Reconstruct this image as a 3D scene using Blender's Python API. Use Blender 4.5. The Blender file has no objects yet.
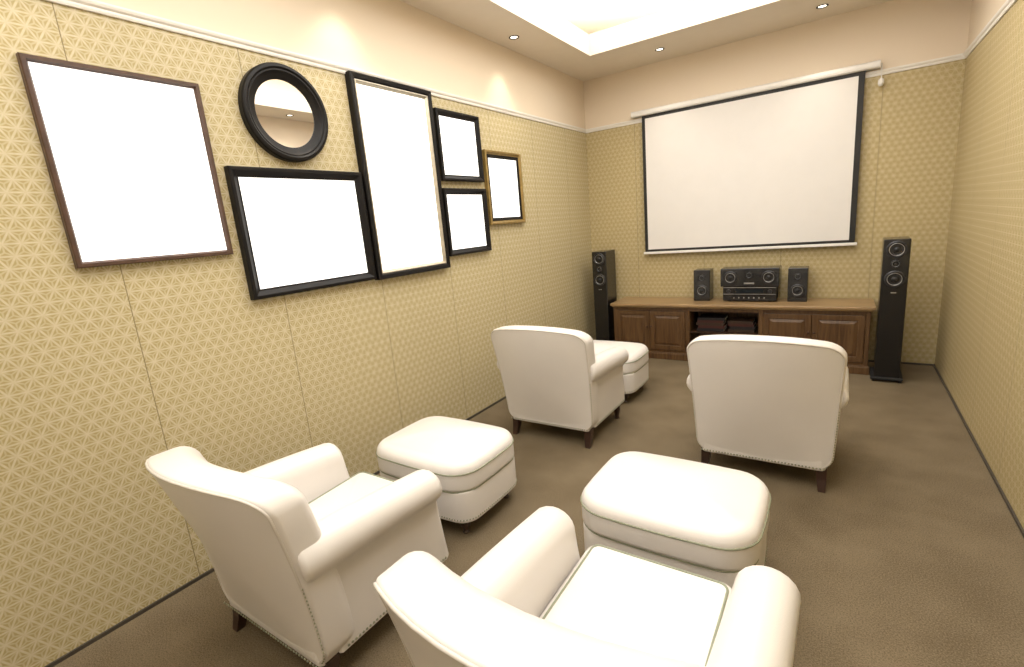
import bpy, bmesh, math, random
from mathutils import Vector, Matrix
random.seed(4)
sc=bpy.context.scene
sc.view_settings.view_transform='Standard'
COL=sc.collection
XL,XR,YB,YF,ZT,ZC=-2.789,0.817,6.097,-1.9,2.80,3.39

# ---------------------------------------------------------------- materials
def newmat(name):
    m=bpy.data.materials.new(name); m.use_nodes=True
    nt=m.node_tree; b=nt.nodes.get('Principled BSDF'); return m,nt,b
def simple(name,col,rough=.5,metal=0,coat=0,noise=0,nscale=8,bump=0,bscale=200,spec=None):
    m,nt,b=newmat(name)
    b.inputs['Base Color'].default_value=(*col,1); b.inputs['Roughness'].default_value=rough
    b.inputs['Metallic'].default_value=metal
    if coat: b.inputs['Coat Weight'].default_value=coat
    if spec is not None: b.inputs['Specular IOR Level'].default_value=spec
    tc=nt.nodes.new('ShaderNodeTexCoord')
    n=nt.nodes.new('ShaderNodeTexNoise'); n.inputs['Scale'].default_value=nscale; n.inputs['Detail'].default_value=4
    nt.links.new(tc.outputs['Object'],n.inputs['Vector'])
    r=nt.nodes.new('ShaderNodeValToRGB')
    r.color_ramp.elements[0].position=.3; r.color_ramp.elements[1].position=.7
    r.color_ramp.elements[0].color=(*[c*(1-noise) for c in col],1)
    r.color_ramp.elements[1].color=(*[min(1,c*(1+noise)) for c in col],1)
    nt.links.new(n.outputs['Fac'],r.inputs['Fac']); nt.links.new(r.outputs['Color'],b.inputs['Base Color'])
    if bump:
        n2=nt.nodes.new('ShaderNodeTexNoise'); n2.inputs['Scale'].default_value=bscale
        nt.links.new(tc.outputs['Object'],n2.inputs['Vector'])
        bp=nt.nodes.new('ShaderNodeBump'); bp.inputs['Strength'].default_value=bump; bp.inputs['Distance'].default_value=.003
        nt.links.new(n2.outputs['Fac'],bp.inputs['Height']); nt.links.new(bp.outputs['Normal'],b.inputs['Normal'])
    return m
class NM:
    def __init__(s,nt): s.nt=nt
    def m(s,op,a,b=None,c=None,clamp=False):
        n=s.nt.nodes.new('ShaderNodeMath'); n.operation=op; n.use_clamp=clamp
        for i,v in enumerate((a,b,c)):
            if v is None: continue
            if isinstance(v,(int,float)): n.inputs[i].default_value=v
            else: s.nt.links.new(v,n.inputs[i])
        return n.outputs[0]
    def step(s,v,lo,hi):   # 1 below lo, 0 above hi
        n=s.nt.nodes.new('ShaderNodeMapRange'); n.interpolation_type='SMOOTHSTEP'
        s.nt.links.new(v,n.inputs['Value'])
        n.inputs['From Min'].default_value=lo;n.inputs['From Max'].default_value=hi
        n.inputs['To Min'].default_value=1;n.inputs['To Max'].default_value=0
        return n.outputs[0]
    def mix(s,f,a,b):
        n=s.nt.nodes.new('ShaderNodeMix'); n.data_type='RGBA'
        s.nt.links.new(f,n.inputs[0])
        for i,v in ((6,a),(7,b)):
            if isinstance(v,tuple): n.inputs[i].default_value=(*v,1)
            else: s.nt.links.new(v,n.inputs[i])
        return n.outputs[2]
def wallpaper(name,axis,seam0,seamd,ground,line,paint):
    m,nt,b=newmat(name); k=NM(nt)
    tc=nt.nodes.new('ShaderNodeTexCoord'); sp=nt.nodes.new('ShaderNodeSeparateXYZ')
    nt.links.new(tc.outputs['Object'],sp.inputs[0])
    u=sp.outputs[axis]; z=sp.outputs[2]
    a=.058; h=a*.866
    z1=k.m('DIVIDE',z,h); uu=k.m('MULTIPLY',u,.8660254/h); zh=k.m('MULTIPLY',z1,-.5)
    f=[k.m('FLOORED_MODULO',v,1.0) for v in (z1,k.m('ADD',zh,uu),k.m('SUBTRACT',zh,uu))]
    s=k.m('ADD',k.m('ADD',f[0],f[1]),f[2]); flip=k.m('GREATER_THAN',s,1.5)
    g=[]
    for v in f:   # v + flip*(1-2v)
        g.append(k.m('ADD',v,k.m('MULTIPLY',flip,k.m('SUBTRACT',1.0,k.m('MULTIPLY',v,2.0)))))
    mn=k.m('MINIMUM',k.m('MINIMUM',g[0],g[1]),g[2]); mx=k.m('MAXIMUM',k.m('MAXIMUM',g[0],g[1]),g[2])
    md=k.m('SUBTRACT',k.m('SUBTRACT',1.0,mn),mx)
    l1=k.step(mn,.04,.12); l2=k.step(k.m('SUBTRACT',md,mn),.05,.17)
    ln=k.m('MAXIMUM',l1,k.m('MULTIPLY',l2,.65))
    nz=nt.nodes.new('ShaderNodeTexNoise'); nz.inputs['Scale'].default_value=60
    nt.links.new(tc.outputs['Object'],nz.inputs['Vector'])
    lnn=k.m('MULTIPLY',ln,k.m('ADD',k.m('MULTIPLY',nz.outputs['Fac'],.7),.5),clamp=True)
    c=k.mix(lnn,ground,line)
    sm=k.m('FLOORED_MODULO',k.m('SUBTRACT',u,seam0-.003),seamd)
    c=k.mix(k.step(sm,.002,.006),c,(.22,.17,.08))
    up=k.m('GREATER_THAN',z,ZT)
    c=k.mix(up,c,paint)
    nt.links.new(c,b.inputs['Base Color']); b.inputs['Roughness'].default_value=.5
    b.inputs['Specular IOR Level'].default_value=.4
    bp=nt.nodes.new('ShaderNodeBump'); bp.inputs['Strength'].default_value=.25; bp.inputs['Distance'].default_value=.002
    hh=k.m('MULTIPLY',ln,k.m('SUBTRACT',1.0,up))
    nt.links.new(hh,bp.inputs['Height']); nt.links.new(bp.outputs['Normal'],b.inputs['Normal'])
    return m
def wood(name,c1,c2,rough=.35,axis=0):
    m,nt,b=newmat(name)
    tc=nt.nodes.new('ShaderNodeTexCoord'); mp=nt.nodes.new('ShaderNodeMapping')
    sc_=[14,14,14]; sc_[axis]=1.2; mp.inputs['Scale'].default_value=sc_
    n=nt.nodes.new('ShaderNodeTexNoise'); n.inputs['Scale'].default_value=2.5; n.inputs['Detail'].default_value=6; n.inputs['Distortion'].default_value=.8
    r=nt.nodes.new('ShaderNodeValToRGB'); r.color_ramp.elements[0].position=.3; r.color_ramp.elements[1].position=.72
    r.color_ramp.elements[0].color=(*c1,1); r.color_ramp.elements[1].color=(*c2,1)
    nt.links.new(tc.outputs['Object'],mp.inputs[0]);nt.links.new(mp.outputs[0],n.inputs['Vector'])
    nt.links.new(n.outputs['Fac'],r.inputs['Fac']);nt.links.new(r.outputs['Color'],b.inputs['Base Color'])
    b.inputs['Roughness'].default_value=rough; return m
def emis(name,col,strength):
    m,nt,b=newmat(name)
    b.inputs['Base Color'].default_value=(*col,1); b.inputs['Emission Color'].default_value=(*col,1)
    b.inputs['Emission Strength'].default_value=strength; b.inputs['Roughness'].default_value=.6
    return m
PAINT=(.79,.68,.54)
M_wl=wallpaper('wallpaper_left',1,.89,.77,(.41,.33,.15),(.61,.54,.375),PAINT)
M_wr=wallpaper('wallpaper_right',1,.55,.77,(.39,.30,.12),(.57,.48,.30),PAINT)
M_wb=wallpaper('wallpaper_end',0,-2.15,.80,(.39,.30,.12),(.57,.48,.30),PAINT)
M_ceil=simple('ceiling_paint',(.80,.72,.61),.8,noise=.01)
M_tray=simple('tray_paint',(.93,.90,.85),.8,noise=.01)
M_bounce=simple('bounce_wall_paint',(.86,.82,.76),.8,noise=.01)  # pale paint for the unseen front wall, picked to bounce light onto chair backs
M_trim=simple('trim_white',(.85,.82,.77),.4,noise=.01)
M_gap=simple('shadow_gap_dark',(.06,.05,.04),.5,noise=.1)  # near-black tone painting in the shade of the gap under the walls
M_leather=simple('cream_leather',(.77,.735,.705),.30,noise=.02,nscale=3,bump=.12,bscale=350)
M_pipe=simple('cream_piping',(.66,.62,.57),.45,noise=.02)
M_pipeg=simple('sage_piping',(.27,.29,.20),.5,noise=.1)
M_nail=simple('antique_nailhead',(.32,.33,.24),.35,metal=.4,noise=.1)
M_legwood=simple('espresso_wood',(.035,.015,.010),.3,coat=.3,noise=.3)
M_black=simple('black_lacquer',(.006,.006,.007),.25,coat=.3,noise=.1)
M_blackm=simple('black_matte',(.012,.011,.011),.6,noise=.1)
M_cone=simple('speaker_cone',(.015,.015,.017),.5,noise=.1)
M_silver=simple('silver',(.5,.5,.5),.3,metal=.9,noise=.03)
M_steel=simple('grey_metal',(.06,.06,.065),.35,metal=.7,noise=.05)
M_wood=wood('walnut',(.07,.034,.014),(.15,.080,.033),.35,axis=2)
M_woodtop=wood('walnut_top',(.25,.155,.07),(.38,.25,.125),.3,axis=0)
M_wooddk=wood('walnut_dark',(.03,.014,.007),(.06,.027,.012),.4,axis=0)
M_screen=simple('screen_fabric',(.78,.755,.735),.8,noise=.01)
M_case=simple('white_enamel',(.82,.80,.77),.35,noise=.01)
M_print=emis('white_print_painted_glow',(1,1,1),.9)  # blank print; emission paints in the overexposed white, not a lamp
M_fbrown=simple('brown_frame_wood',(.075,.038,.024),.45,noise=.25,nscale=20)
M_fblack=simple('black_frame_wood',(.006,.005,.005),.45,noise=.2,spec=.25)
M_fgold=simple('gold_leaf',(.34,.24,.09),.4,metal=.7,noise=.2,nscale=25)
M_fsilver=simple('champagne_leaf',(.55,.50,.40),.35,metal=.7,noise=.1,nscale=25)
M_mirror=simple('mirror_glass',(.9,.9,.9),.01,metal=1)
M_bulb=emis('lamp_glow',(1,.9,.75),4)
M_red=simple('book_red',(.07,.018,.014),.5,noise=.1)
M_brn=simple('book_brown',(.05,.028,.018),.5,noise=.1)
M_dk=simple('book_dark',(.015,.013,.015),.5,noise=.1)
M_disp=simple('display_glass',(.01,.015,.02),.1,noise=.1)
def carpet():
    m,nt,b=newmat('brown_carpet'); k=NM(nt)
    tc=nt.nodes.new('ShaderNodeTexCoord')
    n=nt.nodes.new('ShaderNodeTexNoise'); n.inputs['Scale'].default_value=170; n.inputs['Detail'].default_value=3
    n2=nt.nodes.new('ShaderNodeTexNoise'); n2.inputs['Scale'].default_value=3; n2.inputs['Detail'].default_value=4
    for q in (n,n2): nt.links.new(tc.outputs['Object'],q.inputs['Vector'])
    f=k.m('ADD',k.m('MULTIPLY',n.outputs['Fac'],.7),k.m('MULTIPLY',n2.outputs['Fac'],.3))
    r=nt.nodes.new('ShaderNodeValToRGB'); r.color_ramp.elements[0].position=.36; r.color_ramp.elements[1].position=.64
    r.color_ramp.elements[0].color=(.105,.079,.046,1); r.color_ramp.elements[1].color=(.215,.168,.108,1)
    nt.links.new(f,r.inputs['Fac']); nt.links.new(r.outputs['Color'],b.inputs['Base Color'])
    b.inputs['Roughness'].default_value=.95; b.inputs['Specular IOR Level'].default_value=.1
    bp=nt.nodes.new('ShaderNodeBump'); bp.inputs['Strength'].default_value=.3; bp.inputs['Distance'].default_value=.004
    nt.links.new(n.outputs['Fac'],bp.inputs['Height']); nt.links.new(bp.outputs['Normal'],b.inputs['Normal'])
    return m
M_carpet=carpet()

# ---------------------------------------------------------------- mesh helpers
def mkobj(name,verts,faces,mat,parent=None,smooth=False,autos=None,recalc=True,kind=None,label=None):
    me=bpy.data.meshes.new(name); me.from_pydata([tuple(v) for v in verts],[],faces); me.validate()
    if recalc:
        bm=bmesh.new(); bm.from_mesh(me); bmesh.ops.recalc_face_normals(bm,faces=bm.faces); bm.to_mesh(me); bm.free()
    if smooth:
        for p in me.polygons: p.use_smooth=True
    if autos: me.set_sharp_from_angle(angle=math.radians(autos))
    me.materials.append(mat)
    o=bpy.data.objects.new(name,me); COL.objects.link(o)
    if parent: o.parent=parent
    if kind: o['kind']=kind
    if label: o['label']=label
    return o
class MB:
    def __init__(s): s.v=[];s.f=[]
    def add(s,v,f):
        b=len(s.v); s.v+=[tuple(x) for x in v]; s.f+=[tuple(i+b for i in q) for q in f]
    def box(s,x0,x1,y0,y1,z0,z1,bev=0):
        bm=bmesh.new()
        bmesh.ops.create_cube(bm,size=1,matrix=Matrix.Translation(((x0+x1)/2,(y0+y1)/2,(z0+z1)/2))@Matrix.Diagonal((x1-x0,y1-y0,z1-z0,1)))
        if bev: bmesh.ops.bevel(bm,geom=list(bm.edges),offset=bev,segments=2,affect='EDGES',profile=.5)
        bm.verts.index_update()
        s.add([v.co[:] for v in bm.verts],[[v.index for v in f.verts] for f in bm.faces]); bm.free()
    def loft(s,rings,cap0=True,cap1=True,closed=True):
        n=len(rings[0]); v=[p for r in rings for p in r]; f=[]
        for i in range(len(rings)-1):
            for j in range(n if closed else n-1):
                a=i*n+j;b=i*n+(j+1)%n; f.append((a,b,b+n,a+n))
        if cap0: f.append(tuple(range(n)))
        if cap1: f.append(tuple((len(rings)-1)*n+j for j in range(n)))
        s.add(v,f)
    def lathe(s,prof,origin,axis='y',n=32,cap0=True,cap1=True):
        ox,oy,oz=origin; rings=[]
        for r,t in prof:
            ring=[]
            for j in range(n):
                a=2*math.pi*j/n; c,d=r*math.cos(a),r*math.sin(a)
                ring.append({'y':(ox+c,oy+t,oz+d),'z':(ox+c,oy+d,oz+t),'x':(ox+t,oy+c,oz+d)}[axis])
            rings.append(ring)
        s.loft(rings,cap0,cap1)
    def obj(s,name,mat,parent=None,**k): return mkobj(name,s.v,s.f,mat,parent,**k)
def boxobj(name,b,mat,parent=None,bev=0,**k):
    m=MB(); m.box(*b,bev=bev); return m.obj(name,mat,parent,**k)
def thing(name,label,cat,loc=(0,0,0),group=None,rot=0):
    e=bpy.data.objects.new(name,None); e.empty_display_size=.1; COL.objects.link(e); e.location=loc; e.rotation_euler=(0,0,rot)
    e['label']=label; e['category']=cat
    if group: e['group']=group
    return e
def copy_thing(src,loc,label=None,rot=0):
    def rec(o,par):
        c=o.copy(); COL.objects.link(c)
        if par: c.parent=par
        for ch in list(o.children): rec(ch,c)
        return c
    t=rec(src,None); t.location=loc; t.rotation_euler=(0,0,rot)
    if label: t['label']=label
    return t
def rrect(w,h,r,d,nc=6,ns=8):
    hw,hh=w/2-d,h/2-d; rr=max(r-d,.003); P=[]
    cs=[(hw-rr,hh-rr,0),(-hw+rr,hh-rr,90),(-hw+rr,-hh+rr,180),(hw-rr,-hh+rr,270)]
    arcs=[[(cx+rr*math.cos(math.radians(a0+90*i/nc)),cy+rr*math.sin(math.radians(a0+90*i/nc))) for i in range(nc+1)] for cx,cy,a0 in cs]
    for i in range(4):
        P+=arcs[i]; a=arcs[i][-1]; b=arcs[(i+1)%4][0]
        for k in range(1,ns): t=k/ns; P.append((a[0]+(b[0]-a[0])*t,a[1]+(b[1]-a[1])*t))
    return P
def puff(name,w,h,t,r,e0,e1,c0,c1,fmap,mat,parent,pw=2.2):
    """cushion-like solid. n from -t/2 (side 0) to t/2 (side 1)"""
    R=[]
    S=[.04,.2,.4,.6,.8,.93]
    base=rrect(w,h,r,e0)
    for s in S: R.append([(x*s,y*s,-t/2-c0*(1-s**pw)) for x,y in base])
    K=6
    for i in range(K+1):
        a=math.pi/2*i/K; d=e0*(1-math.sin(a)); R.append([(x,y,-t/2+e0*(1-math.cos(a))) for x,y in rrect(w,h,r,d)])
    for i in range(K+1):
        a=math.pi/2*(1-i/K); d=e1*(1-math.sin(a)); R.append([(x,y,t/2-e1*(1-math.cos(a))) for x,y in rrect(w,h,r,d)])
    base=rrect(w,h,r,e1)
    for s in reversed(S): R.append([(x*s,y*s,t/2+c1*(1-s**pw)) for x,y in base])
    RR=[[fmap(*p) for p in ring] for ring in R]
    m=MB(); m.loft(RR); o=m.obj(name,mat,parent,smooth=True)
    return o,RR
def tube(m,path,r,closed=True,n=6):
    P=[Vector(p) for p in path]; N=len(P); rings=[]
    up=None
    for i in range(N):
        a=P[(i-1)%N] if closed or i>0 else P[i]; b=P[(i+1)%N] if closed or i<N-1 else P[i]
        t=(b-a).normalized()
        if up is None: up=t.orthogonal().normalized()
        up=(up-t*up.dot(t)).normalized(); s=t.cross(up)
        rings.append([tuple(P[i]+up*(r*math.cos(2*math.pi*k/n))+s*(r*math.sin(2*math.pi*k/n))) for k in range(n)])
    b=len(m.v); m.loft(rings,not closed,not closed)
    if closed:
        L=rings[-1];F=rings[0]; best=min(range(n),key=lambda o:sum((Vector(L[k])-Vector(F[(k+o)%n])).length for k in range(n)))
        q=b+(N-1)*n
        for k in range(n): m.f.append((q+k,q+(k+1)%n,b+(k+1+best)%n,b+(k+best)%n))
def resample(path,step,closed=False):
    P=[Vector(p) for p in path]
    if closed: P.append(P[0])
    out=[];acc=0;nxt=0
    for a,b in zip(P,P[1:]):
        L=(b-a).length
        while L>0 and nxt<=acc+L: out.append(a.lerp(b,(nxt-acc)/L)); nxt+=step
        acc+=L
    return out
def nails(m,pts,nrm,r=.005):
    for p in pts:
        nn=Vector(nrm(p) if callable(nrm) else nrm).normalized(); u=nn.orthogonal().normalized(); w=nn.cross(u)
        k=6; v=[]
        for rr,hh in ((r,0),(r*.7,r*.6)):
            v+=[tuple(p+nn*hh+u*(rr*math.cos(2*math.pi*i/k))+w*(rr*math.sin(2*math.pi*i/k))) for i in range(k)]
        v.append(tuple(p+nn*(r*.85)))
        f=[(i,(i+1)%k,k+(i+1)%k,k+i) for i in range(k)]+[(k+i,k+(i+1)%k,2*k) for i in range(k)]
        m.add(v,f)

# ---------------------------------------------------------------- room
def struct(o): o['kind']='structure'; return o
T=.12; ZTOP=3.90
struct(boxobj('floor',(XL-T,XR+T,YF-T,YB+T,-.1,0),M_carpet))
struct(boxobj('wall_left',(XL-T,XL,YF-T,YB+T,0,ZTOP),M_wl))
struct(boxobj('wall_right',(XR,XR+T,YF-T,YB+T,0,ZTOP),M_wr))
struct(boxobj('wall_back',(XL,XR,YB,YB+T,0,ZTOP),M_wb))
struct(boxobj('wall_front',(XL,XR,YF-T,YF,0,ZTOP),M_bounce))
OX0,OX1,OY0,OY1=-2.31,.34,-.9,5.25
m=MB()
m.box(XL,OX0,YF,YB,ZC,ZC+.08); m.box(OX1,XR,YF,YB,ZC,ZC+.08); m.box(OX0,OX1,OY1,YB,ZC,ZC+.08); m.box(OX0,OX1,YF,OY0,ZC,ZC+.08)
struct(m.obj('ceiling',M_ceil))
m=MB()
t=.03;z0,z1=ZC-.004,ZC+.20
m.box(OX0-t,OX0+.001,OY0-t,OY1+t,z0,z1);m.box(OX1-.001,OX1+t,OY0-t,OY1+t,z0,z1);m.box(OX0,OX1,OY1-.001,OY1+t,z0,z1);m.box(OX0,OX1,OY0-t,OY0+.001,z0,z1)
struct(m.obj('trim_1',M_ceil))
struct(boxobj('ceiling.001',(XL-T,XR+T,YF-T,YB+T,ZTOP,ZTOP+.1),M_tray))
def rail(name,pts,inn):
    a,b=Vector(pts[0]),Vector(pts[1]); i=Vector(inn)
    prof=[(0,-.022),(.010,-.022),(.014,-.012),(.014,-.004),(.022,.004),(.026,.014),(.026,.022),(0,.022)]
    rings=[[tuple(p+i*d+Vector((0,0,h))) for d,h in prof] for p in (a,b)]
    m=MB(); m.loft(rings); struct(m.obj(name,M_trim))
rail('trim_2',((XL,YF,ZT),(XL,YB,ZT)),(1,0,0)); rail('trim_3',((XL,YB,ZT),(XR,YB,ZT)),(0,-1,0))
rail('trim_4',((XR,YF,ZT),(XR,YB,ZT)),(-1,0,0)); rail('trim_5',((XL,YF,ZT),(XR,YF,ZT)),(0,1,0))
struct(boxobj('shadow_gap_left',(XL,XL+.010,YF,YB,0,.018),M_gap))  # thin dark strips stand in for the shadow gap at the wall foot
struct(boxobj('shadow_gap_right',(XR-.010,XR,YF,YB,0,.018),M_gap))
struct(boxobj('shadow_gap_back',(XL+.012,XR-.012,YB-.010,YB,0,.018),M_gap))

# ---------------------------------------------------------------- armchair
def make_chair(loc):
    T_=thing('armchair','cream leather club armchair with rolled arms and nailhead trim','armchair',loc,'cream leather club armchairs')
    Hb=.845
    def bmap(u,v,n):
        q=(v+Hb/2)/Hb; q=max(0,min(1,q))
        hw=1.03+.115*q**.9
        x=u*hw; z=.13+q*Hb-.055*(abs(x)/.40)**2.2*q**3
        th=1-.08*q
        y=-.19+n*th-.245*q**1.3+.11*(x/.40)**2*q
        return (x,y,z)
    back,RB=puff('backrest',.74,Hb,.18,.09,.022,.075,.012,.03,bmap,M_leather,T_)
    def smap(u,v,n): return (u,v+.07,.205+n)
    puff('seat_base',.70,.71,.15,.03,.012,.02,0,0,smap,M_leather,T_)
    sec=[(.27,.14),(.315,.135),(.366,.14),(.370,.22),(.372,.32),(.374,.42),(.377,.49)]
    cx,cz,rr=.352,.590,.086
    for i in range(15):
        a=math.radians(-55+245*i/14); sec.append((cx+rr*math.cos(a),cz+rr*math.sin(a)))
    sec+=[(.268,.50),(.267,.40),(.267,.30),(.268,.22)]
    def inset(P,d):
        n=len(P);out=[]
        for i in range(n):
            a=Vector(P[i-1]);b=Vector(P[i]);c=Vector(P[(i+1)%n])
            t1=(b-a).normalized();t2=(c-b).normalized();nn=Vector((-(t1+t2).y,(t1+t2).x))
            if nn.length<1e-6: nn=Vector((-t1.y,t1.x))
            nn.normalize(); out.append(tuple(b+nn*d))
        return out
    ys=[(-.34,.02),(-.335,.006),(-.32,0)]+[(-.32+.66*i/9,0) for i in range(1,10)]
    ys+=[(.350,.003),(.360,.009),(.367,.017),(.370,.027)]
    def front_y(q,z):   # front face slopes forward towards the bottom
        lo=max(0,min(1,(.60-z)/.46)); return .018*q+.062*q*lo
    for sgn in (1,-1):
        rings=[]
        for y,d in ys:
            P=inset(sec,d); ring=[]
            for x,z in P:
                q=max(0,(y+.34)/.71); hi=max(0,min(1,(z-.30)/.28))
                h2=max(0,(z-.30)/.38)
                x2=x+.006*q*h2; z2=z-(.035*q**2)*h2+ .025*h2*(1-q)
                if y<-.28: z2=max(z2,.14)
                ring.append((sgn*x2,y+front_y(q,z)+.11*(1-hi)*(1-q)**2+.02*(1-q)**2,z2))
            rings.append(ring)
        mm=MB(); mm.loft(rings); mm.obj('armrest',M_leather,T_,smooth=True,autos=50)
    def cmap(u,v,n): return (u,v+.17,.38+n+ .010*(v/.3))
    cush,RC=puff('seat_cushion',.535,.62,.14,.06,.04,.04,.0,.035,cmap,M_leather,T_)
    mm=MB()
    tube(mm,RB[6+2],.0055)
    mm.obj('piping',M_pipe,T_,smooth=True)
    mm=MB(); tube(mm,RC[6+7+5],.0045); mm.obj('cushion_piping',M_pipeg,T_,smooth=True,label='thin sage green cushion piping')
    mm=MB()
    n=RB[6+3]
    left=sorted([p for p in n if p[0]<-.25 and .15<p[2]<.60],key=lambda p:p[2])
    right=sorted([p for p in n if p[0]>.25 and .15<p[2]<.60],key=lambda p:p[2])
    for L in (left,right):
        if len(L)>1: nails(mm,[p+Vector((0,-.004,0)) for p in resample(L,.018)],(0,-1,0))
    nails(mm,resample([(-.345,-.296,.152),(.345,-.296,.152)],.018),(0,-1,0),.006)
    def fy(z): return .370+front_y(1,z)+.0005
    for s in (1,-1):
        nails(mm,resample([(s*.369,-.17,.155),(s*.369,.42,.155)],.018),(s,0,0),.006)
        nails(mm,resample([(s*.340,fy(z)-.001,z) for z in (.17,.25,.35,.46)],.018),(0,1,0))
        nails(mm,resample([(s*.296,fy(z)-.001,z) for z in (.17,.25,.35,.50)],.018),(0,1,0))
    nails(mm,resample([(-.265,.426,.150),(.265,.426,.150)],.018),(0,1,0))
    mm.obj('nailhead_trim',M_nail,T_,kind='stuff')
    for s in (1,-1):
        mm=MB()
        rings=[]
        for z,hw,dy in ((.145,.030,0),(.07,.025,-.012),(0,.019,-.035)):
            rings.append([(s*.325+a*hw+s*(.145-z)*.06,-.235+dy+b*hw,z) for a,b in ((-1,-1),(1,-1),(1,1),(-1,1))])
        mm.loft(rings); mm.obj('leg',M_legwood,T_)
        mm=MB()
        mm.lathe([(.030,.15),(.030,.13),(.022,.12),(.027,.105),(.030,.09),(.026,.06),(.019,.03),(.017,.012),(.020,.006),(.018,0)],(s*.32,.345,0),'z',16)
        mm.obj('leg',M_legwood,T_,smooth=True,autos=40)
    return T_
CB=make_chair((-1.875,3.40,0)); CB['label']='cream leather club armchair beside the patterned wall, facing the screen'
CA=copy_thing(CB,(-.365,3.42,0),'cream leather club armchair in front of the wooden sideboard')
CC=copy_thing(CB,(-1.905,1.08,0),'cream leather club armchair beside the wall below the picture frames')
CD=copy_thing(CB,(-.510,1.065,0),'cream leather club armchair with its ottoman just ahead of the seat')
CD.scale=(1.04,1.06,.98)

# ---------------------------------------------------------------- ottoman
def make_ottoman(loc):
    T_=thing('ottoman','cream leather ottoman with padded top and dark turned feet','ottoman',loc,'cream leather ottomans')
    def bow(u,v,w,h):
        return u*(1+.035*(1-(v/(h/2))**2)), v*(1+.07*(1-(u/(w/2))**2))
    def lo(u,v,n):
        a,b=bow(u,v,.74,.55); return (a,b,.20+n)
    puff('ottoman_base',.74,.55,.20,.09,.012,.02,0,0,lo,M_leather,T_)
    def up(u,v,n):
        a,b=bow(u,v,.76,.575); return (a,b,.375+n)
    o,R=puff('ottoman_cushion',.76,.575,.17,.13,.025,.06,0,.05,up,M_leather,T_,pw=1.9)
    def out(P,d): return [Vector(p)+Vector((p[0],p[1]*1.3,0)).normalized()*d for p in P]
    mm=MB(); tube(mm,out(R[6+2],.003),.0055); tube(mm,out(R[6+7],.001),.0045); mm.obj('piping',M_pipeg,T_,smooth=True,label='thin sage green seam piping')
    mm=MB()
    def nr(p): return (p.x*.35 if abs(p.x)<.30 else p.x*3,p.y*3 if abs(p.x)<.33 else p.y,0)
    path=[lo(x,y,0) for x,y in rrect(.742,.552,.09,0)]
    nails(mm,[Vector((p.x,p.y,.122)) for p in resample(path,.018,True)],nr)
    mm.obj('nailhead_trim',M_nail,T_,kind='stuff')
    for sx in (1,-1):
        for sy in (1,-1):
            mm=MB()
            mm.lathe([(.030,.12),(.030,.105),(.020,.095),(.030,.08),(.033,.065),(.028,.045),(.017,.03),(.015,.015),(.020,.008),(.018,0)],(sx*.285,sy*.205,0),'z',16)
            mm.obj('foot',M_legwood,T_,smooth=True,autos=40)
    return T_
OC=make_ottoman((-2.015,2.07,0)); OC['label']='cream leather ottoman in front of the armchair beside the wall'
OD=copy_thing(OC,(-.605,2.09,0),'cream leather ottoman standing on open carpet ahead of an armchair')
OB=copy_thing(OC,(-1.91,4.34,0),'cream leather ottoman between an armchair and the sideboard')

# ---------------------------------------------------------------- picture frames on left wall
def frame(y1,y2,z1,z2,prof,mat,label,liner=None,linermat=None,depth_print=.012,name='picture_frame'):
    yc,zc=(y1+y2)/2,(z1+z2)/2; w,h=(y2-y1)/2,(z2-z1)/2
    T_=thing(name,label,'picture frame',(XL+.001,yc,zc),'framed blank prints on the wall')
    def rect(d,x): return [(x,-w+d,-h+d),(x,w-d,-h+d),(x,w-d,h-d),(x,-w+d,h-d)]
    m=MB(); m.loft([rect(d,x) for d,x in prof],False,False)
    n=len(prof)
    for j in range(4): m.f.append((j,(j+1)%4,(n-1)*4+(j+1)%4,(n-1)*4+j))
    m.obj('frame',mat,T_)
    dl=prof[-1][0]
    if liner:
        m=MB(); m.loft([rect(d,x) for d,x in liner],False,False); n=len(liner)
        for j in range(4): m.f.append((j,(j+1)%4,(n-1)*4+(j+1)%4,(n-1)*4+j))
        m.obj('frame_liner',linermat,T_); dl=liner[-1][0]
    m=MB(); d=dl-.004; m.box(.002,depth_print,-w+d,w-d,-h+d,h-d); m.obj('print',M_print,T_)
    return T_
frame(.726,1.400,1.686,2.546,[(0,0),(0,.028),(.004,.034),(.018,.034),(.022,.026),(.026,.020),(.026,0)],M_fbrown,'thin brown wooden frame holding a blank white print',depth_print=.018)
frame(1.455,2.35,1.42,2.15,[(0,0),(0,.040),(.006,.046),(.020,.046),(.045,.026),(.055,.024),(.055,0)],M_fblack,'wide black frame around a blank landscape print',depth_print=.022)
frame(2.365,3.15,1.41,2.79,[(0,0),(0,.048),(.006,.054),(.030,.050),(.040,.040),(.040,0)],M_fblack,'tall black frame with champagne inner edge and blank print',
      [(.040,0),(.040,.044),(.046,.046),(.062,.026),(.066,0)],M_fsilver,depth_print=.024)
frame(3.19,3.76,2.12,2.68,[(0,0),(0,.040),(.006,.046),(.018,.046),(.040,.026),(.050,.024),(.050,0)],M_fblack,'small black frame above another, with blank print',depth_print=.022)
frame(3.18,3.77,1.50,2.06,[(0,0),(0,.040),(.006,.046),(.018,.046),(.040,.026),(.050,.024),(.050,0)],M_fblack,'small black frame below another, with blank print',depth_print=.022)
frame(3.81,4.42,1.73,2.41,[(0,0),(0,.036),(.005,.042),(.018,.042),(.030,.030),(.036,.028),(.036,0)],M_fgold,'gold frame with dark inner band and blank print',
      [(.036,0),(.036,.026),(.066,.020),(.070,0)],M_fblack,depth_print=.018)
Mi=thing('round_mirror','round wall mirror with stepped black frame above a picture','mirror',(XL+.001,1.875,2.465))
m=MB(); m.lathe([(.272,0),(.272,.035),(.266,.045),(.250,.048),(.240,.040),(.232,.040),(.222,.030),(.210,.026),(.200,.020),(.188,.016),(.188,0)],(0,0,0),'x',64,False,False)
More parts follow.
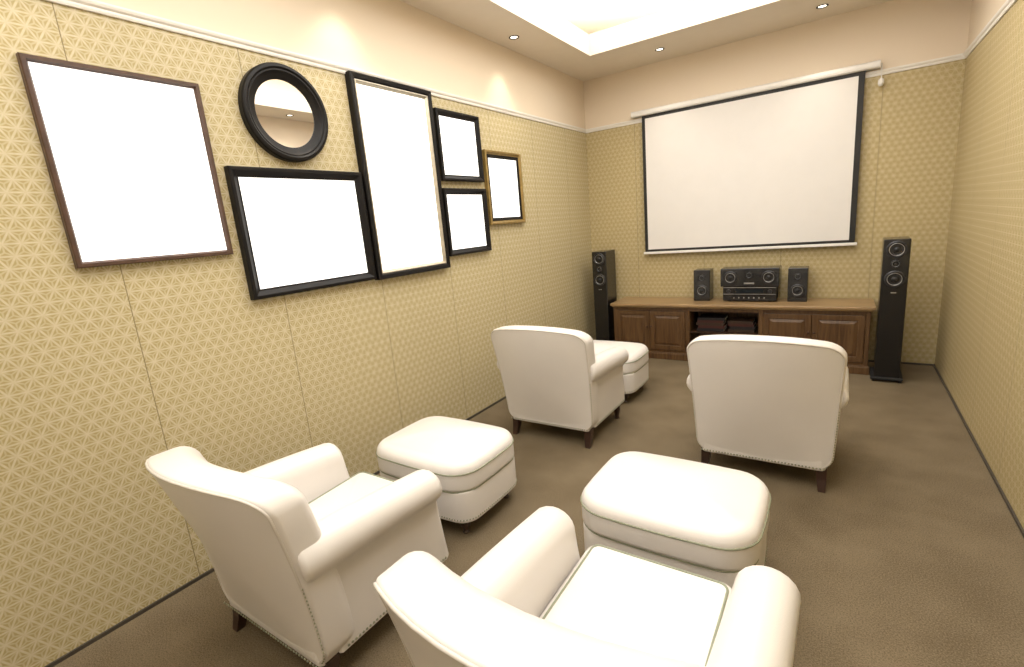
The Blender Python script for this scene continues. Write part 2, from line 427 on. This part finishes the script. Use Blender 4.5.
m.obj('mirror_frame',M_fblack,Mi,smooth=True,autos=30)
m=MB(); m.lathe([(.19,.002),(.19,.013)],(0,0,0),'x',64); m.obj('mirror_glass',M_mirror,Mi)

# ---------------------------------------------------------------- projector screen
PS=thing('projector_screen','pull-down projection screen with white casing and black border','projector screen',(0,YB-.005,0))
m=MB()
prof=[(-.002,2.835),(-.075,2.835),(-.088,2.845),(-.092,2.865),(-.088,2.885),(-.070,2.90),(-.002,2.90)]
m.loft([[(x,y,z) for y,z in prof] for x in (-2.14,.20)]); m.obj('screen_casing',M_case,PS)
for x0,x1 in ((-2.155,-2.14),(.20,.215)):
    m=MB(); m.loft([[(x,y*1.03-.001,z) for y,z in prof] for x in (x0,x1)]); m.obj('end_cap',M_case,PS)
sx0,sx1,sz0,sz1=-2.035,.105,1.248,2.835
boxobj('screen_border',(sx0,sx1,-.060,-.058,sz0,sz1),M_blackm,PS)
boxobj('screen_fabric',(sx0+.038,sx1-.05,-.0612,-.0595,sz0+.028,sz1-.035),M_screen,PS)
boxobj('bottom_bar',(sx0-.02,sx1+.02,-.070,-.048,sz0-.028,sz0),M_case,PS,bev=.004)
m=MB(); tube(m,[(.225,-.06,2.87),(.228,-.06,2.83),(.228,-.055,2.74)],.004,False); m.lathe([(.006,.0),(.022,-.015),(.024,-.05),(.012,-.07),(.004,-.07)],(.228,-.055,2.745),'z',12)
m.obj('pull_cord',M_case,PS)

# ---------------------------------------------------------------- sideboard
SB=thing('sideboard','walnut sideboard with panelled doors and open middle bay','sideboard',(0,0,0))
yf=5.62; yb=YB-.03; xs=(-2.32,-1.42,-.69,.262)
m=MB(); m.box(-2.345,.295,yf-.04,YB-.02,.640,.672,bev=.008); m.box(-2.33,.278,yf-.022,YB-.02,.625,.642,bev=.004)
m.obj('tabletop',M_woodtop,SB,label='lighter brown wooden top')
m=MB()
m.box(xs[0],xs[0]+.02,yf+.02,yb,.08,.626); m.box(xs[3]-.02,xs[3],yf+.02,yb,.08,.626)
m.box(xs[0],xs[3],yb-.015,yb,.08,.626); m.box(xs[0],xs[3],yf+.02,yb,.08,.10); m.box(xs[0],xs[3],yf+.02,yb,.606,.626)
m.box(xs[1]-.012,xs[1]+.012,yf+.02,yb,.1,.61); m.box(xs[2]-.012,xs[2]+.012,yf+.02,yb,.1,.61)
for a in (xs[0],xs[1]-.035,xs[2]-.005,xs[3]-.04): m.box(a,a+.04,yf,yf+.022,.08,.626,bev=.003)
for a,b in ((xs[0],xs[1]),(xs[1],xs[2]),(xs[2],xs[3])): m.box(a,b,yf+.003,yf+.02,.590,.626); m.box(a,b,yf+.003,yf+.02,.08,.115)
m.obj('cabinet_body',M_wood,SB)
m=MB(); m.box(xs[0]-.015,xs[3]+.015,yf-.015,yb,0,.075,bev=.006); m.box(xs[0]-.008,xs[3]+.008,yf-.008,yb,.072,.085,bev=.003); m.obj('plinth',M_wood,SB)
m=MB(); m.box(xs[1]+.012,xs[2]-.012,yf+.03,yb-.015,.33,.346); m.obj('shelf',M_wooddk,SB)
def door(x0,x1,knobx):
    z0,z1=.12,.585
    m=MB(); y=yf
    st=.052
    m.box(x0,x0+st,y-.012,y+.008,z0,z1,bev=.003); m.box(x1-st,x1,y-.012,y+.008,z0,z1,bev=.003)
    m.box(x0+st-.002,x1-st+.002,y-.011,y+.008,z1-st,z1,bev=.003); m.box(x0+st-.002,x1-st+.002,y-.011,y+.008,z0,z0+st,bev=.003)
    def rc(d,yy): return [(x0+st+d,yy,z0+st+d),(x1-st-d,yy,z0+st+d),(x1-st-d,yy,z1-st-d),(x0+st+d,yy,z1-st-d)]
    m.loft([rc(-.002,y+.006),rc(-.002,y),rc(.006,y+.001),(rc(.035,y-.009)),rc(.04,y-.009)])
    d=m.obj('door',M_wood,SB)
    k=MB(); k.lathe([(.004,0),(.005,-.012),(.011,-.016),(.012,-.022),(.007,-.027),(.001,-.028)],(knobx,y-.012,.40),'y',14)
    k.obj('knob',M_wooddk,d,smooth=True)
xm=(xs[0]+.04+xs[1]-.035)/2
door(xs[0]+.043,xm-.003,xm-.025); door(xm+.003,xs[1]-.038,xm+.025)
xm=(xs[2]+.035+xs[3]-.04)/2
door(xs[2]+.038,xm-.003,xm-.025); door(xm+.003,xs[3]-.043,xm+.025)
def book(x,y,z,w,d,t,mat,label,rot=0):
    T_=thing('book',label,'book',(x,y,z),'stacked books in the sideboard bay',rot)
    m=MB(); m.box(-w/2,w/2,-d/2,d/2,0,.0025); m.box(-w/2,w/2,-d/2,d/2,t-.0025,t); m.box(-w/2,w/2,-d/2,-d/2+.003,0,t); m.obj('cover',mat,T_)
    m=MB(); m.box(-w/2+.003,w/2-.003,-d/2+.003,d/2-.004,.0025,t-.0025); m.obj('pages',M_case,T_)
zz=.347
for i,(t,mt) in enumerate([(.035,M_dk),(.03,M_red),(.032,M_brn),(.028,M_red),(.03,M_dk)]):
    book(-1.20+.01*math.sin(i*2.1),5.80,zz,.29-.01*(i%2),.20,t,mt,'dark hardback book lying flat in a stack'); zz+=t+.0005
zz=.347
for i,(t,mt) in enumerate([(.03,M_brn),(.035,M_dk),(.03,M_red),(.03,M_brn)]):
    book(-.88+.01*math.sin(i*1.7),5.80,zz,.26-.01*(i%2),.19,t,mt,'worn reddish book lying flat in a stack'); zz+=t+.0005

# ---------------------------------------------------------------- speakers
def driver(parent,x,y,z,r,name='woofer'):
    m=MB(); m.lathe([(r*1.12,0),(r*1.12,-.006),(r*1.02,-.009),(r*.98,-.006),(r*.98,0)],(x,y,z),'y',36,False,False)
    ring=m.obj(name,M_steel,parent,smooth=True,autos=40)
    m=MB(); m.lathe([(r*.99,-.004),(r*.93,-.010),(r*.84,-.005),(r*.80,-.002),(r*.35,.004),(r*.33,-.004),(r*.22,-.012),(r*.05,-.015)],(x,y-.001,z),'y',36,False,True)
    m.obj('cone',M_cone,ring,smooth=True)
    m=MB(); m.lathe([(r*.80,-.0035),(r*.76,-.005),(r*.74,-.002)],(x,y-.001,z),'y',36,False,False); m.obj('cone_ring',M_silver,ring,smooth=True)
def tower(loc,rot,label):
    T_=thing('tower_speaker',label,'speaker',loc,'black tower speakers',rot)
    boxobj('speaker_cabinet',(-.095,.095,0,.30,.045,1.305),M_black,T_,bev=.008)
    m=MB(); m.box(-.12,.12,-.02,.32,.02,.046,bev=.006)
    for a in (-.1,.1):
        for b in (0,.30): m.lathe([(.012,0),(.012,.022)],(a,b,0),'z',10)
    m.obj('speaker_base',M_blackm,T_)
    driver(T_,0,0,1.215,.068); driver(T_,0,0,.955,.068)
    driver(T_,0,0,1.09,.032,'tweeter')
    m=MB(); m.box(-.02,.02,-.003,.001,.83,.838); m.obj('badge',M_silver,T_)
tower((.400,5.43,0),-.02,'tall black floor speaker beside the sideboard and patterned wall')
tower((-2.50,5.66,0),.0,'tall black floor speaker in the room corner by the sideboard')
def bookshelf(x):
    T_=thing('bookshelf_speaker','small black speaker standing on the sideboard','speaker',(x,5.83,.6725),'small black speakers on the sideboard')
    boxobj('speaker_cabinet',(-.090,.090,0,.19,0,.355),M_black,T_,bev=.006)
    driver(T_,0,0,.120,.060); driver(T_,0,0,.265,.032,'tweeter')
bookshelf(-1.32); bookshelf(-.365)
AV=thing('audio_receiver','black and silver audio receiver on the sideboard','receiver',(-.82,5.80,.6725))
boxobj('receiver_case',(-.26,.26,.012,.25,.015,.165),M_blackm,AV,bev=.004)
boxobj('front_panel',(-.265,.265,0,.014,.012,.168),M_black,AV,bev=.003)
boxobj('display',(-.14,.14,-.003,.002,.10,.14),M_disp,AV)
m=MB(); m.box(-.262,.262,-.003,.001,.083,.088); m.box(-.262,.262,-.003,.001,.155,.160); m.obj('silver_strip',M_silver,AV)
for x in (-.205,.205):
    m=MB(); m.lathe([(.022,0),(.022,-.008),(.019,-.022),(.001,-.023)],(x,-.001,.118),'y',24); m.obj('volume_knob',M_steel,AV,smooth=True,autos=40)
for i in range(7):
    m=MB(); m.lathe([(.007,0),(.007,-.006),(.001,-.007)],(-.15+.05*i,-.001,.045),'y',10); m.obj('button',M_silver,AV)
for x in (-.2,.2):
    for y in (.04,.21):
        m=MB(); m.lathe([(.018,0),(.018,.016)],(x,y,0),'z',12); m.obj('foot',M_blackm,AV)
CS=thing('center_speaker','horizontal black speaker resting on top of the receiver','speaker',(-.82,5.79,.6725+.1685))
boxobj('speaker_cabinet',(-.29,.29,0,.22,0,.20),M_black,CS,bev=.006)
driver(CS,-.19,0,.10,.064); driver(CS,.19,0,.10,.064); driver(CS,0,0,.125,.032,'tweeter')
m=MB(); m.box(-.05,.05,-.003,.001,.03,.045); m.obj('badge',M_silver,CS)

# ---------------------------------------------------------------- downlights
def downlight(x,y,power=30):
    T_=thing('downlight','small round recessed ceiling downlight','ceiling light',(x,y,ZC),'recessed ceiling downlights')
    m=MB(); m.lathe([(.048,-.0005),(.048,-.005),(.042,-.007),(.034,-.004),(.032,-.0005)],(0,0,0),'z',24,False,False); m.obj('trim_ring',M_steel,T_,smooth=True)
    m=MB(); m.lathe([(.033,-.001),(.02,-.003),(.001,-.004)],(0,0,0),'z',24); m.obj('bulb',M_bulb,T_)
    L=bpy.data.lights.new('downlight_lamp','SPOT'); L.energy=power; L.color=(1,.90,.75); L.spot_size=math.radians(85); L.spot_blend=.8; L.shadow_soft_size=.04
    o=bpy.data.objects.new('downlight_lamp',L); COL.objects.link(o); o.parent=T_; o.location=(0,0,-.03)
for y in (4.21,2.35,.5): downlight(-2.59,y,18)
for y in (4.21,2.35,.5): downlight(.60,y,15)
downlight(-1.70,5.67,15); downlight(-.25,5.72,15)
for x in (-2.3,-1,.3): downlight(x,-1.35,35)  # unseen downlights added behind the camera to brighten the near room

# ---------------------------------------------------------------- lights
def area(name,loc,sx,sy,e,col,rot=(0,0,0)):
    L=bpy.data.lights.new(name,'AREA'); L.shape='RECTANGLE'; L.size=sx; L.size_y=sy; L.energy=e; L.color=col
    o=bpy.data.objects.new(name,L); COL.objects.link(o); o.location=loc; o.rotation_euler=rot; return o
WARM=(1,.93,.83)
area('tray_fill_light',((OX0+OX1)/2,(OY0+OY1)/2,ZTOP-.03),2.5,6.0,190,(1,.975,.93))  # broad fill light added under the tray ceiling, besides the cove strips
for n,(x,y,a,b) in enumerate(((-2.5,2.2,.1,6.2),(.53,2.2,.1,6.2),(-1,5.45,2.6,.1),(-1,-1.1,2.6,.1))):
    area('cove_light',(x,y,ZC+.14),a,b,22,WARM,(math.pi,0,0))
w=bpy.data.worlds.new('w'); sc.world=w; w.use_nodes=True
w.node_tree.nodes['Background'].inputs[0].default_value=(1,.95,.88,1); w.node_tree.nodes['Background'].inputs[1].default_value=.05

# ---------------------------------------------------------------- camera
R=((0.83065,0.04784,-0.55474),(0.55002,-0.22547,0.80414),(0.08661,0.97308,0.2136))
cx=Vector((R[0][0],R[1][0],-R[2][0])); dn=Vector((R[0][1],R[1][1],-R[2][1])); fw=Vector((R[0][2],R[1][2],-R[2][2]))
cam=bpy.data.cameras.new('camera'); co=bpy.data.objects.new('camera',cam); COL.objects.link(co)
M=Matrix((( cx.x,-dn.x,-fw.x,0),(cx.y,-dn.y,-fw.y,0),(cx.z,-dn.z,-fw.z,1.7),(0,0,0,1)))
co.matrix_world=M
cam.sensor_width=36; cam.lens=36*486.5/1024; cam.clip_start=.02
sc.camera=co
